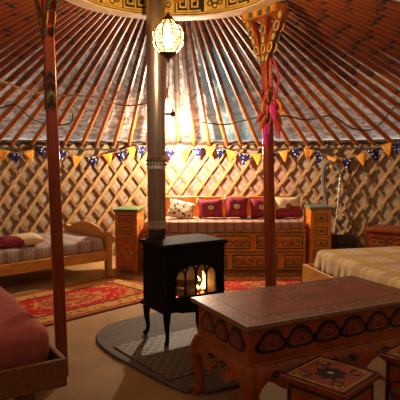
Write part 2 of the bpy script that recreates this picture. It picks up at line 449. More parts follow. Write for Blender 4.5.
for s8 in range(10):
    a0 = s8*36 - 36
    for q in range(2):
        d = q*8
        on_ring(a0+d, [(0, .03), (0, .14), (6.4, .14), (6.4, .06), (2.4, .06), (2.4, .105), (4.4, .105)], .012)
        on_ring(a0+d, [(0, .03), (8, .03)], .012)
    mbp = MB(); arcbox(mbp, .650, .661, .022, .146, a0+19, a0+34.5, 10, 0)
    for k2, (da, zz, sr) in enumerate(((23, .075, .018), (26.7, .095, .026), (30.5, .075, .018), (26.7, .055, .02))):
        a = R_(a0+da); ca, sa = math.cos(a), math.sin(a)
        pts = [((.649)*sa + sr*math.cos(t)*ca, (.649)*ca - sr*math.cos(t)*sa, zz + sr*math.sin(t)) for t in [2*PI*j/12 for j in range(12)]]
        mbp.tube(pts, .005, 5, 1, True)
    mbp.build('cloud_panel', [M['yellow'], M['black']], ring)
mb.build('key_pattern', M['yellow'], ring)
for j in range(8):
    a = R_(j*45); mb = MB()
    pts = []
    for t in range(9):
        u = t/8; r = .67*(1-u) + .02*u
        pts.append((r*math.sin(a), r*math.cos(a), .10 + .26*math.sin(u*PI/2)))
    mb.tube(pts, .02, 8); mb.build('spoke', M['post_orange'], ring)
mb = MB(); mb.lathe([(.07, .335), (.09, .35), (.09, .38), (.05, .40)], 20); mb.build('hub', M['post_orange'], ring)

# ------------------------------------------------------------------ the two posts
def post(name, label, foot, top, w, beam_dir, rz):
    t = thing(name, label, 'post', foot)
    d = Vector(top) - Vector(foot); Lp = d.length
    zq = d.normalized(); xq = Vector((math.cos(R_(rz)), math.sin(R_(rz)), 0)); xq = (xq - zq*xq.dot(zq)).normalized(); yq = zq.cross(xq)
    m = Matrix((xq, yq, zq)).transposed().to_4x4()
    h = w/2
    mb = MB(); mb.M = m
    mb.frustum((-h, h, -h, h), (-h*.92, h*.92, -h*.92, h*.92), 0, Lp)
    mb.build('shaft', M['post'], t, .008)
    # painted dark cloud motif high on the shaft
    mb = MB(); mb.M = m
    z0 = Lp*.675
    for k in range(4):
        zz = z0 + k*.052
        for s in (-1, 1):
            for (ax_) in (0, 1):
                pts = [(-h*.7, zz), (0, zz+.03), (h*.7, zz), (h*.7, zz+.026), (0, zz+.058), (-h*.7, zz+.026)]
                if ax_ == 0: mb.prism(pts, s*(h*.96), s*(h*.96+.004), k % 3, 'xz')
                else: mb.prism(pts, s*(h*.96), s*(h*.96+.004), k % 3, 'yz')
    mb.build('painted_motif', [M['black'], M['bluegreen'], M['black']], t)
    # forked head under the crown ring
    bx = Vector((math.cos(R_(beam_dir)), math.sin(R_(beam_dir)), 0))
    topv = Vector(top) - Vector(foot)
    for s in (-1, 0, 1):
        mb = MB()
        p0 = topv + Vector((0,0,-.40)) + bx*s*.012
        p1 = topv + bx*s*.20 + Vector((0,0,-.03+.0*abs(s)))
        mid = p0.lerp(p1, .55) + bx*s*-.03
        tt = (p1-p0).normalized(); side = bx - tt*bx.dot(tt); side.normalize(); nrm = tt.cross(side)
        pr = [(p0, .014), (mid, .026), (p1, .040)]
        vs = []; fs = []
        for p, ww in pr:
            for a_, b_ in ((-1,-1),(1,-1),(1,1),(-1,1)):
                vs.append(p + side*ww*a_ + nrm*.022*b_)
        for i in range(2):
            for q in range(4): fs.append((i*4+q, i*4+(q+1) % 4, i*4+4+(q+1) % 4, i*4+4+q))
        fs += [(3,2,1,0), (8,9,10,11)]
        mb.add(vs, fs, 0)
        # gold leaf scrolls painted on both faces of the strut
        for b_ in (-1, 1):
            for k in range(5):
                c = p0.lerp(p1, .16+.185*k); ww = .014+.02*(.16+.185*k)
                dm = [c + side*ww*.62*math.cos(q) + tt*.026*math.sin(q) for q in [2*PI*j/8 for j in range(8)]]
                mb.add([p + nrm*b_*.021 for p in dm] + [p + nrm*b_*.0255 for p in dm], [tuple(range(8)), tuple(range(8, 16))] + [(j, (j+1) % 8, 8+(j+1) % 8, 8+j) for j in range(8)], 2 if k % 2 else 1)
                loop = [c + side*ww*math.cos(q)*.9 + tt*.034*math.sin(q) + nrm*b_*.022 for q in [2*PI*j/10 for j in range(10)]]
                mb.tube(loop, .0055, 5, 1 if k % 2 else 2, True)
        mb.build('bracket', [M['post'], M['gold'], M['green']], t)
    # curved beam that follows the ring
    mb = MB(); cx, cy = CX-foot[0], CY-foot[1]
    ang0 = math.degrees(math.atan2(topv.x-cx, topv.y-cy))
    rr = math.hypot(topv.x-cx, topv.y-cy)
    mb.M = Matrix.Translation((cx, cy, 0))
    arcbox(mb, rr-.045, rr+.045, topv.z-.045, topv.z+.01, ang0-15, ang0+15, 14, 0)
    for k in range(7):
        arcbox(mb, rr-.050, rr-.044, topv.z-.036, topv.z+.002, ang0-13.6+k*3.9, ang0-11.2+k*3.9, 2, 1 + k % 2)
    mb.build('head_beam', [M['post_orange'], M['gold'], M['green']], t)
    return t
post('tent_post', 'nearer red-brown tent post standing behind the corner of the red-covered bed', (-.845, 3.215, 0), (-.885, 3.20, 2.395), .070, -60, 20)
post('tent_post', 'farther red-brown tent post with feather garland, standing behind the long painted table', (.556, 4.10, 0), (.478, 4.03, 2.395), .066, -57, 35)

# ------------------------------------------------------------------ lantern and bulb
LANTERN, BULB = 470, 640
lan = thing('hanging_lantern', 'lit round lantern of leaded glass panes hanging in front of the stove pipe', 'lantern', (-.19, 3.30, 1.93))
prof = [(.012, .0), (.052, .028), (.088, .075), (.092, .15), (.066, .192), (.034, .222)]
cols = [('amber_glass', (1.0, .60, .28), .1), ('pale_green_glass', (.80, .95, .62), .13), ('clear_glass', (1.0, .86, .62), .16), ('pale_teal_glass', (.62, .90, .80), .13), ('amber_glass', (1.0, .58, .20), .16)]
for i in range(5):
    mb = MB()
    for k in range(10):
        a0, a1 = 2*PI*k/10, 2*PI*(k+1)/10
        (r0, z0), (r1, z1) = prof[i], prof[i+1]
        mb.add([(r0*math.cos(a0), r0*math.sin(a0), z0), (r0*math.cos(a1), r0*math.sin(a1), z0), (r1*math.cos(a1), r1*math.sin(a1), z1), (r1*math.cos(a0), r1*math.sin(a0), z1)], [(0,1,2,3)])
    g_ = emit(*cols[i]); g_.node_tree.nodes['Principled BSDF'].inputs['Alpha'].default_value = (.75, .55, .35, .5, .8)[i]; g_.node_tree.nodes['Principled BSDF'].inputs['Base Color'].default_value = (.012, .010, .006, 1); g_.node_tree.nodes['Principled BSDF'].inputs['Roughness'].default_value = .2; mb.build('glass_band' if i else 'base_cup', g_ if i else M['brass'], lan, sharp=5)
mb = MB()
for k in range(10):
    a = 2*PI*k/10
    mb.tube([((r+.001)*math.cos(a), (r+.001)*math.sin(a), z) for r, z in prof], .0042, 5)
for r, z in prof[1:]:
    mb.tube([((r+.001)*math.cos(2*PI*k/30), (r+.001)*math.sin(2*PI*k/30), z) for k in range(30)], .0038, 5, 0, True)
for k in range(10):
    a = 2*PI*(k+.5)/10; r, z = .0885, .1125
    ca, sa = math.cos(a), math.sin(a)
    mb.tube([(r*ca - .016*math.cos(t)*sa, r*sa + .016*math.cos(t)*ca, z + .02*math.sin(t)) for t in [2*PI*j/12 for j in range(12)]], .0022, 4, 0, True)
mb.build('frame', M['brass'], lan)
mb = MB(); mb.lathe([(.006, .06), (.020, .07), (.030, .095), (.026, .12), (.014, .14)], 16); mb.build('bulb', emit('lantern_bulb', (1.0, .66, .33), LANTERN), lan)
mb = MB(); mb.lathe([(.036, .218), (.030, .236), (.012, .25), (.010, .262)], 16); mb.build('cap', M['brass'], lan)
mb = MB(); mb.lathe([(.014, .004), (.012, -.008), (.004, -.014), (.006, -.02), (.001, -.028)], 12); mb.build('finial', M['brass'], lan)
mb = MB()
for k in range(24):
    z = .27 + k*.021
    mb.tube([(.006*math.cos(t) if k % 2 else 0, 0 if k % 2 else .006*math.cos(t), z + .013*math.sin(t)) for t in [2*PI*j/8 for j in range(8)]], .0018, 4, 0, True)
mb.build('chain', M['brass'], lan)

bl = thing('light_bulb', 'bare lit bulb hanging near the back wall behind the stove pipe', 'light bulb', (-.245, 6.62, 1.43))
mb = MB(); mb.lathe([(.010, -.036), (.026, -.027), (.034, -.005), (.031, .015), (.018, .036), (.015, .045)], 20); mb.build('bulb', emit('lit_bulb_glass', (1.0, .80, .56), BULB), bl)
mb = MB(); mb.lathe([(.018, .043), (.020, .05), (.020, .085), (.008, .095)], 16); mb.build('socket', M['black'], bl)
mb = MB(); mb.tube([(0,0,.09), (.004,0,.18), (0,.01,.30)], .004, 6); mb.build('cord', M['cable'], bl)

# ------------------------------------------------------------------ stove and pipe
st = thing('wood_stove', 'black cast-iron wood stove on legs with a fire behind arched panes', 'stove', (-.125, 3.92, .028), 33)
W, D = .49, .33; z0, z1 = .255, .675
mb = MB()
mb.box(-W/2, W/2, D/2-.02, D/2, z0, z1); mb.box(-W/2, -W/2+.02, -D/2, D/2-.02, z0, z1); mb.box(W/2-.02, W/2, -D/2, D/2-.02, z0, z1)
mb.box(-W/2+.02, W/2-.02, -D/2, D/2-.02, z0, z0+.02); mb.box(-W/2+.02, W/2-.02, -D/2, D/2-.02, z1-.02, z1)
mb.box(-W/2-.006, W/2+.006, -D/2-.006, D/2+.006, z1-.045, z1-.03)
mb.box(-W/2-.004, -W/2, -D/2+.05, D/2-.05, z0+.07, z1-.09)
mb.build('body', M['iron'], st, .004)
mb = MB(); mb.frustum((-.256, .256, -.172, .172), (-.277, .277, -.192, .192), z1, z1+.014); mb.frustum((-.277, .277, -.192, .192), (-.262, .262, -.178, .178), z1+.014, z1+.034)
mb.build('top_plate', M['iron'], st, .004)
mb = MB(); mb.frustum((-.27, .27, -.19, .19), (-.255, .255, -.175, .175), z0-.025, z0); 
mb.prism([(-.2, -.18), (.2, -.18), (.17, -.26), (.08, -.285), (-.08, -.285), (-.17, -.26)], z0-.012, z0+.012, 0, 'xy')
mb.build('base_plate', M['iron'], st, .004)
# front with an arched window
yf = -D/2
def arch(x): return .47 + .085*math.sqrt(max(0, 1-(x/.175)**2)) if abs(x) < .175 else .47
mb = MB()
mb.box(-W/2, -.175, yf-.016, yf+.012, z0, z1); mb.box(.175, W/2, yf-.016, yf+.012, z0, z1); mb.box(-.175, .175, yf-.016, yf+.012, z0, .325)
xs = [-.175+.35*i/24 for i in range(25)]
for a_, b_ in zip(xs, xs[1:]):
    mb.prism([(a_, arch(a_)), (b_, arch(b_)), (b_, z1), (a_, z1)], yf-.016, yf+.012)
mb.build('front', M['iron'], st)
door = None
mb = MB()
outl = [(-.175, .325), (-.175, .40)] + [(x, arch(x)) for x in xs] + [(.175, .40), (.175, .325)]
mb.tube([(x, yf-.018, z) for x, z in outl], .012, 6, 0, True)
mb.tube([(x*1.13, yf-.014, .40+(z-.40)*1.12) for x, z in outl], .006, 6, 0, True)
for k in range(1, 4):
    x = -.175+.0875*k
    mb.tube([(x, yf-.012, .325), (x, yf-.012, .47)], .0075, 6)
for k in range(4):
    x0 = -.175+.0875*k; 
    zt = .548 if k in (1, 2) else .522
    zs = .47
    for s in (-1, 1):
        xe = x0 if s < 0 else x0+.0875
        pts = [(xe + (x0+.04375-xe)*(1-math.cos(t*PI/2)), yf-.012, zs + (zt-zs)*math.sin(t*PI/2)) for t in [j/8 for j in range(9)]]
        mb.tube(pts, .0075, 6)
dr = mb.build('door', M['iron'], st)
for k in range(2):
    mb = MB(); x = -.215 if k == 0 else .222
    if k == 0:
        mb.tube([(x, yf-.02, .40), (x, yf-.02, .43)], .012, 8); mb.build('hinge', M['iron'], dr); mb = MB(); mb.tube([(x, yf-.02, .50), (x, yf-.02, .53)], .012, 8); mb.build('hinge', M['iron'], dr)
    else:
        mb.tube([(x, yf-.012, .45), (x, yf-.045, .45), (x, yf-.05, .40)], .008, 8); mb.build('handle', M['steel_band'], dr)
n = NT('stove_window_glass', .05); n.b.inputs['Alpha'].default_value = .18; n.b.inputs['Base Color'].default_value = (.5, .3, .15, 1); M['glass'] = n.mat
mb = MB(); mb.prism([(x, z) for x, z in outl], yf+.0, yf+.004); mb.build('window_glass', M['glass'], dr)
mb = MB(); mb.box(-.215, .215, D/2-.045, D/2-.03, .275, .635); mb.box(-.215, .215, yf+.02, D/2-.045, .275, .29)
mb.box(-.215, -.20, yf+.02, D/2-.045, .29, .635); mb.box(.20, .215, yf+.02, D/2-.045, .29, .635); mb.build('firebox_lining', M['cavity'], st)
for (xa, ya, za, xb, yb, zb, r) in ((-.17, .05, .325, .16, .07, .33, .035), (-.15, -.06, .322, .17, -.02, .322, .03), (-.12, .04, .385, .13, -.05, .37, .028)):
    mb = MB(); mb.tube([(xa + (xb-xa)*t, ya+(yb-ya)*t, za+(zb-za)*t+.004*math.sin(t*9)) for t in [j/6 for j in range(7)]], r, 9); mb.build('log', M['log'], st)
n = NT('flame'); o = n.xyz()
fl = n.ramp(n.math('MULTIPLY', n.math('SUBTRACT', o[2], .36), 5.0), [(0, (1, .55, .12)), (.35, (1, .50, .10)), (1, (1, .22, .03))])
n.t.links.new(fl, n.b.inputs['Emission Color']); n.b.inputs['Emission Strength'].default_value = 5; n.b.inputs['Base Color'].default_value = (.5, .2, .05, 1); M['flame'] = n.mat
for (x, y, h, r) in ((.138, -.075, .13, .022), (.10, -.05, .09, .016), (.165, -.03, .09, .016), (.02, .02, .06, .016), (-.11, .05, .04, .014)):
    mb = MB(); pts = [(x+.012*math.sin(t*7+x*30), y, .34+h*t) for t in [j/8 for j in range(9)]]
    mb.tube(pts, [r*(.35+.65*math.sin(PI*(.15+.85*j/8)))*(1-j/8.6)+.001 for j in range(9)], 9); mb.build('flame', M['flame'], st)
mb = MB()
for k in range(26): mb.ball((random.uniform(-.18, .18), random.uniform(-.12, .1), .30), random.uniform(.008, .018), 7, 5)
mb.build('ember_bed', emit('glowing_embers', (1, .20, .03), 1.2), st)
for sx in (-1, 1):
    for sy in (-1, 1):
        mb = MB(); x, y = sx*.212, sy*.14
        ps = [(0, z0-.01, .030), (.012, .20, .028), (.012, .13, .020), (.004, .06, .014), (.010, .022, .016), (.022, .004, .018), (.024, 0, .018)]
        mb.tube([(x+sx*a, y+sy*a, z) for a, z, r in ps], [r for a, z, r in ps], 10); mb.build('leg', M['iron'], st)

px, py = -.325, 4.03
sp = thing('stove_pipe', 'tall stainless-steel flue pipe rising behind the black stove', 'stove pipe', (px, py, 0))
mb = MB(); mb.lathe([(.068, .80), (.068, 3.1)], 40); mb.build('pipe', M['pipe'], sp)
mb = MB(); mb.lathe([(.066, .47), (.066, .80)], 40); mb.tube([(0, 0, .53), (.03, -.045, .53), (.036, -.056, .53)], .058, 20)
mb.build('flue_elbow', M['pipe_dark'], sp)
mb = MB(); mb.lathe([(.069, .805), (.074, .808), (.074, .83), (.070, .833), (.070, .84), (.074, .843), (.074, .858), (.069, .862)], 40, (0,0,0), 0, False); mb.build('collar', M['steel_band'], sp)
mb = MB(); mb.lathe([(.0685, 1.245), (.072, 1.248), (.072, 1.258), (.0695, 1.262), (.0695, 1.328), (.072, 1.332), (.072, 1.342), (.0685, 1.345)], 40, (0,0,0), 0, False)
for k in range(18):
    a = 2*PI*k/18
    for zz in (1.28, 1.31): mb.ball((.0697*math.cos(a), .0697*math.sin(a), zz), .0085, 6, 4, 1, (1,1,1))
mb.build('pierced_band', [M['steel_band'], M['black']], sp)

# ------------------------------------------------------------------ hearth, mat, rugs
import itertools
pts = [(-.38,4.50),(-.60,4.31),(-.72,4.18),(-.765,4.05),(-.77,3.92),(-.745,3.79),(-.68,3.66),(-.59,3.52),(-.47,3.38),(-.32,3.20),(-.17,3.03),(-.08,2.96),(.05,2.95),(.4,3.15),(.70,3.5),(.72,4.1),(.5,4.5),(.1,4.68)]
mb = MB(); mb.prism(pts, 0, .018, 0, 'xy')
tag(mb.build('hearth_slab', M['hearth'], None, .006), 'dark grey hearth slab with a rounded edge on the floor beneath the stove', 'hearth')
t = MB(); t.box(-.40, .40, -.355, .355, 0, .008)
mt = t.build('metal_floor_mat', M['mat'], None, .002); mt.location = (-.571+.30*.59+.40*.81, 3.614-.355*.81+.40*.59+.045, .019); mt.rotation_euler = (0, 0, math.atan2(.59, .81))
tag(mt, 'embossed metal floor plate lying on the hearth slab around the stove legs', 'floor plate')
def make_rug(name, hx, hy, loc, rz, label):
    def f(u, v):
        x, y = (u*2-1)*hx, (v*2-1)*hy
        return (x, y, .010 + .003*noise.noise((x*2, y*2, hx)))
    mb = MB(); mb.grid(f, 30, 20); mb.box(-hx, hx, -hy, hy, 0, .006)
    mm = rug(name+'_wool', hx, hy)
    o = mb.build(name, mm); o.location = loc; o.rotation_euler = (0, 0, R_(rz)); return tag(o, label, 'rug')
ca, sa = math.cos(R_(46)), math.sin(R_(46))
hx, hy = .92, .52
nr = (-.19, 5.215)
make_rug('persian_rug', hx, hy, (nr[0]-hx*ca-hy*sa, nr[1]-hx*sa+hy*ca, .001), 46, 'red and gold patterned rug lying in front of the pine bed')
make_rug('persian_rug', .66, .44, (.66, 5.50, .001), 2, 'red and gold patterned rug lying in front of the cushioned bench')

# ------------------------------------------------------------------ soft furnishing helpers
def soft_block(sx, sy, z0, z1, r, mat, name, parent, amp=.012, seed=0):
    bm_ = MB()
    def ringpt(t, ins, z):
        # rounded rectangle perimeter, t in 0..1
        a, b, q = sx/2-ins, sy/2-ins, max(.01, r*1.4-ins*.6)
        per = []
        for cx_, cy_, s in ((a-q, b-q, 0), (-a+q, b-q, 1), (-a+q, -b+q, 2), (a-q, -b+q, 3)):
            for j in range(7):
                an = (s + j/6)*PI/2
                per.append((cx_+q*math.cos(an), cy_+q*math.sin(an)))
        return per
    rows = []
    for ins, z in ((r, z0), (r*.3, z0+r*.3), (0, z0+r), (0, (z0+z1)/2), (0, z1-r), (r*.12, z1-r*.62), (r*.38, z1-r*.28), (r, z1)):
        per = ringpt(0, ins, z); out = []
        m = len(per)
        for i in range(m):
            p, q = per[i], per[(i+1) % m]
            steps = 10 if math.hypot(p[0]-q[0], p[1]-q[1]) > .2 else 1
            for k in range(steps):
                x, y = p[0]+(q[0]-p[0])*k/steps, p[1]+(q[1]-p[1])*k/steps
                nn = noise.noise((x*4+seed, y*4, z*6))*amp
                ln = math.hypot(x, y) or 1
                out.append((x + x/ln*nn, y + y/ln*nn, z))
        rows.append(out)
    top = rows[-1]; 
    for s in (.8, .6, .4, .2, .02):
        rows.append([(x*s, y*s, z1 + .012*(1-s) + amp*noise.noise((x*s*3+seed, y*s*3, 2.2))) for x, y, z in top])
    vs = [p for rw in rows for p in rw]; w_ = len(top); fs = []
    for j in range(len(rows)-1):
        for i in range(w_): fs.append((j*w_+i, j*w_+(i+1) % w_, (j+1)*w_+(i+1) % w_, (j+1)*w_+i))
    fs.append(tuple(range(w_))[::-1]); fs.append(tuple((len(rows)-1)*w_+i for i in range(w_)))
    bm_.add(vs, fs)
    return bm_.build(name, mat, parent, sharp=80)

def drape(sx, sy, top, r, dropfn, wave, mat, name, parent, k=26, seed=0, flare=.03):
    # cloth lying over a block: flat top, rounded edge, hanging sides of variable length
    bm_ = MB(); a, b, q = sx/2-r, sy/2-r, .05
    per = []
    def seg(p0, p1, n, nrm):
        for i in range(n): t = i/n; per.append(((p0[0]+(p1[0]-p0[0])*t, p0[1]+(p1[1]-p0[1])*t), nrm))
    nx, ny = max(20, int(sx*60)), max(20, int(sy*60))
    def cor(cx_, cy_, a0):
        for j in range(8):
            an = a0 + j/8*PI/2; per.append(((cx_+q*math.cos(an), cy_+q*math.sin(an)), (math.cos(an), math.sin(an))))
    seg((-a+q, -b), (a-q, -b), nx, (0,-1)); cor(a-q, -b+q, -PI/2)
    seg((a, -b+q), (a, b-q), ny, (1,0)); cor(a-q, b-q, 0)
    seg((a-q, b), (-a+q, b), nx, (0,1)); cor(-a+q, b-q, PI/2)
    seg((-a, b-q), (-a, -b+q), ny, (-1,0)); cor(-a+q, -b+q, PI)
    rows = []
    for s in (.02, .2, .4, .6, .8, .92):
        rows.append([(p[0]*s, p[1]*s, top + .008*noise.noise((p[0]*s*4+seed, p[1]*s*4, 1.1))) for p, nr in per])
    for j in range(6):
        an = j/5*PI/2
        rows.append([(p[0]+nr[0]*r*math.sin(an), p[1]+nr[1]*r*math.sin(an), top - r*(1-math.cos(an))) for p, nr in per])
    acc = 0; sl = []
    for i, (p, nr) in enumerate(per):
        sl.append(acc); pn = per[(i+1) % len(per)][0]; acc += math.hypot(pn[0]-p[0], pn[1]-p[1])
    for j in range(1, 8):
        t = j/7; row = []
        for (p, nr), s_ in zip(per, sl):
            dp = max(.005, dropfn(p[0], p[1], nr)-r)
            wv = wave*t*(math.sin(s_*k) * .6 + math.sin(s_*k*2.3+1)*.4 + noise.noise((s_*9, seed, t)))
            off = r + wv + flare*t
            hz = 1 + .10*math.sin(s_*k*1.0+.5)*(wave/.02 if wave else 0)
            row.append((p[0]+nr[0]*off, p[1]+nr[1]*off, top - r - dp*t*hz))
        rows.append(row)
    vs = [p for rw in rows for p in rw]; w_ = len(per); fs = []
    for j in range(len(rows)-1):
        for i in range(w_): fs.append((j*w_+i, j*w_+(i+1) % w_, (j+1)*w_+(i+1) % w_, (j+1)*w_+i))
    fs.append(tuple(range(w_))[::-1])
    bm_.add(vs, fs)
    return bm_.build(name, mat, parent, sharp=70, solid=.006)

def cushion_mesh(w, h, t, split=None, slope=0):
    bm_ = MB(); N = 20
    for side in (-1, 1):
        vs = []; fs = []; mi = []
        for j in range(N+1):
            for i in range(N+1):
                u, v = i/N*2-1, j/N*2-1
                pin = 1 - .10*(1-v*v)**1 * abs(u)**3 ; pin2 = 1 - .10*(1-u*u) * abs(v)**3
                y = side*t/2*(max(0, (1-u**4))*max(0, (1-v**4)))**.55
                y += side*.006*noise.noise((u*3+w*9, v*3, side)) * (1-u*u)*(1-v*v)
                vs.append((u*w/2*pin, y, v*h/2*pin2))
        for j in range(N):
            for i in range(N):
                fs.append((j*(N+1)+i, j*(N+1)+i+1, (j+1)*(N+1)+i+1, (j+1)*(N+1)+i))
                u, v = (i+.5)/N*2-1, (j+.5)/N*2-1
                mi.append(0 if split is None or v < split + slope*u else 1)
        bm_.add(vs, fs, mi)
    return bm_
def cushion(label, loc, w, h, t, rx, ry, rz, mats, split=None, slope=0, medal=None, tassel=None, group=None):
    o = thing('cushion', label, 'cushion', loc, 0, group)
    o.rotation_euler = (R_(rx), R_(ry), R_(rz))
    b = cushion_mesh(w, h, t, split, slope)
    c = b.build('cover', mats, o, sharp=100)
    bm_ = bmesh.new(); bm_.from_mesh(c.data); bmesh.ops.remove_doubles(bm_, verts=bm_.verts[:], dist=.0005); bmesh.ops.recalc_face_normals(bm_, faces=bm_.faces[:]); bm_.to_mesh(c.data); bm_.free(); c.data.shade_smooth()
    if medal:
        mb = MB(); y = -t/2-.001
        mb.M = Matrix.Translation((0, y, .0))
        a, bq = medal[1], medal[2]
        ov = lambda k_, n_=20: [(a*k_*math.cos(2*PI*j/n_), bq*k_*math.sin(2*PI*j/n_)) for j in range(n_)]
        if medal[0] == 'oval':
            mb.prism(ov(1), -.003, .006, 0); mb.tube([(x, -.003, z) for x, z in ov(1.0)], .0028, 5, 1, True); mb.prism(ov(.28, 8), -.006, 0, 1)
            mb.build('medallion', [M['medal'], M['brass']], o)
        else:
            mb.tube([(x, -.002, z) for x, z in ov(1)], .008, 6, 0, True); mb.tube([(x*.5, -.002, z*.5) for x, z in ov(1)], .005, 6, 0, True)
            mb.build('medallion', [M['brass']], o)
    if tassel:
        for sx in (-1, 1):
            for sz in (-1, 1):
                mb = MB(); x, z = sx*w/2*.98, sz*h/2*.98
                mb.ball((x, 0, z), .012, 8, 6); mb.lathe([(.004, -.0), (.013, -.03), (.011, -.038)], 8, (x+sx*.004, 0, z-.004)); mb.build('tassel', tassel, o)
    return o

# ------------------------------------------------------------------ pine bed on the left
bed = thing('pine_bed', 'varnished pine single bed with an arched footboard by the left wall', 'bed', (-.98, 5.95, 0), math.degrees(math.atan2(.67, .74)))
# local: +x runs from head to foot (foot at x=0), y from front to back
u = MB()
def slab_board(mb, x0, x1, pts): mb.prism(pts, x0, x1, 0, 'yz')
BW = .98
for x in (-.03, -1.95):
    for y in (.035, BW-.035):
        mb = MB(); mb.box(x-.032, x+.032, y-.035, y+.035, 0, .50 if x > -1 else .80); mb.build('leg', M['pine'], bed, .008)
mb = MB()
arc = [(.07+ (BW-.14)*j/24, .50 + .075*max(0, math.sin(PI*(j/24*1.25-.125)))**.8 - (.0 if 2 < j < 22 else .01)) for j in range(25)]
mb.prism([(.07, .34)] + arc + [(BW-.07, .34)], -.045, -.015, 0, 'yz')
for zz in (.44,): 
    for yy in (.25, .73): mb.lathe([(.014, 0), (.010, .006)], 12, (0,0,0), 1) if False else None
fb = mb.build('footboard', M['pine'], bed, .005)
for yy in (.22, .49, .76):
    mb = MB(); mb.M = Matrix.Translation((-.012, yy, .46)) @ Matrix.Rotation(PI/2, 4, 'Y'); mb.lathe([(.014, -.004), (.014, .001), (.008, .005)], 12); mb.build('knot', M['pine_dark'], fb)
mb = MB(); mb.prism([(.07, .3)] + [(y, z+.3) for y, z in arc] + [(BW-.07, .3)], -1.965, -1.935, 0, 'yz'); mb.build('headboard', M['pine'], bed, .005)
for y0 in (.005, BW-.035):
    mb = MB(); mb.box(-1.93, -.055, y0, y0+.03, .185, .295); mb.build('side_rail', M['pine'], bed, .005)
mb = MB(); mb.box(-.05, -.02, .07, BW-.07, .20, .29); mb.build('end_rail', M['pine'], bed, .005)
mb = MB()
for k in range(12): mb.box(-1.9+k*.158, -1.9+k*.158+.09, .035, BW-.035, .255, .275)
mb.build('slats', M['pine'], bed)
M['plaidL'] = plaid('lavender_cream_check', (.46, .38, .34), (.24, .175, .18), (.28, .21, .19), .16, .16, 'xy', .8, .6)
m_ = soft_block(1.84, .90, -.07, .075, .03, M['plaidL'], 'mattress', bed, .008, 3); m_.location = (-.985, BW/2, .35)
# cushion lying at the far left of that bed
cushion('maroon and cream cushion lying flat on the pine bed', (-1.86, 5.50, .475), .40, .46, .11, -86, 0, -62, [M['maroon'], M['cream']], -.25, .35)

# ------------------------------------------------------------------ bench with cushions
bn = thing('storage_bench', 'orange painted storage bench with patterned panels against the back wall', 'bench', (.28, 6.36, 0), 0)
BX, BD = .92, .30
mb = MB(); mb.box(-BX, BX, -BD+.006, BD, .03, .515); mb.box(-BX+.03, BX-.03, -BD+.04, BD-.03, 0, .03); mb.build('base', M['orange'], bn, .006)
mb = MB(); bk = [(-BX, .515), (-BX, .74)] + [(-BX+.02+.10*(1-math.cos(t)), .745+.10*math.sin(t)) for t in [j/8*PI/2 for j in range(9)]] + [(BX-.02-.10*(1-math.cos(t)), .745+.10*math.sin(t)) for t in [(8-j)/8*PI/2 for j in range(9)]] + [(BX, .74), (BX, .515)]
mb.prism(bk, BD-.05, BD-.01); mb.build('backrest', M['orange_light'], bn, .008)
yf = -BD+.004
for (xa, xb, za, zb) in ((-.90, -.70, .285, .445), (-.66, -.16, .285, .445), (-.10, .29, .285, .445), (.36, .89, .285, .445), (-.90, -.50, .07, .225), (-.44, .03, .07, .225), (.09, .60, .07, .225), (.68, .89, .07, .225)):
    mb = MB()
    mb.box(xa, xb, yf-.002, yf+.004, za, zb, 0)
    mb.frame(xa, xb, za, zb, yf-.002, .014, 1); mb.frame(xa+.020, xb-.020, za+.020, zb-.020, yf-.002, .005, 2)
    n_ = max(1, round((xb-xa)/.26))
    for k in range(n_):
        cx = xa + (xb-xa)*(k+.5)/n_
        mb.scroll(cx, (za+zb)/2, (xb-xa)/n_*.95, (zb-za)*.74, yf-.003, .012, 2, 1)
    mb.build('painted_panel', [M['panel'], M['green'], M['gold']], bn)
mb = MB()
for zz in (.253, .47, .045): mb.box(-BX+.005, BX-.005, yf-.004, yf, zz-.006, zz+.006, 0)
for k in range(7): mb.scroll(-.78+k*.26, .492, .22, .04, yf-.002, .008, 1, 0)
mb.build('painted_border', [M['green'], M['gold']], bn)
m_ = soft_block(1.80, .50, .52, .58, .02, M['cream'], 'mattress', bn, .004, 5); m_.location = (0, -.03, 0)
M['plaidB'] = plaid('pink_brown_striped_throw', (.47, .31, .23), (.29, .085, .065), (.30, .17, .13), .105, .13, 'xy', .85, .45)
def bdrop(x, y, nr):
    if nr[1] < -.5: return .105 - .02*math.sin(x*5) - (.07*min(1, max(0, (x-.45)/.45)))
    return .05
d_ = drape(1.83, .54, .593, .02, bdrop, .004, M['plaidB'], 'throw', bn, 40, 2, .004); d_.location = (0, -.03, 0)
# cushions on it
yb = 6.40
n = NT('black_white_woven_fabric', .85, 0, .2); v_ = n.voro(24); w_ = n.noise(16, 3)
n.color(n.mix(n.ramp(n.math('ADD', v_, n.math('MULTIPLY', w_, .5)), [(.55, 0.0), (.60, 1.0)]), (.035, .022, .020), (.66, .56, .42))); M['bw'] = n.mat
cushion('black and cream woven cushion slumped at the left end of the bench', (-.225, yb-.02, .70), .33, .24, .13, -32, 14, 8, [M['bw']], group=None)
red = 'maroon cushions with oval medallions on the bench'
cushion('maroon cushion with cream oval, left of the three and beside the woven cushion', (.125, yb+.02, .712), .305, .235, .14, -16, -2, 3, [M['maroon']], None, 0, ('oval', .036, .028), M['medal'], red)
cushion('maroon cushion with cream oval, middle and tallest of the three on the bench', (.437, yb+.02, .727), .275, .265, .14, -14, 3, -2, [M['maroon']], None, 0, ('oval', .038, .031), M['medal'], red)
cushion('maroon cushion with cream oval, partly hidden behind the farther tent post', (.733, yb+.02, .719), .275, .25, .14, -14, -3, 0, [M['maroon']], None, 0, ('oval', .036, .029), M['medal'], red)
cushion('cream-topped maroon cushion with a ring motif at the right end of the bench', (1.05, yb+.01, .727), .315, .265, .14, -15, -3, -4, [M['maroon'], M['cream']], -.05, .12, ('ring', .032, .028))

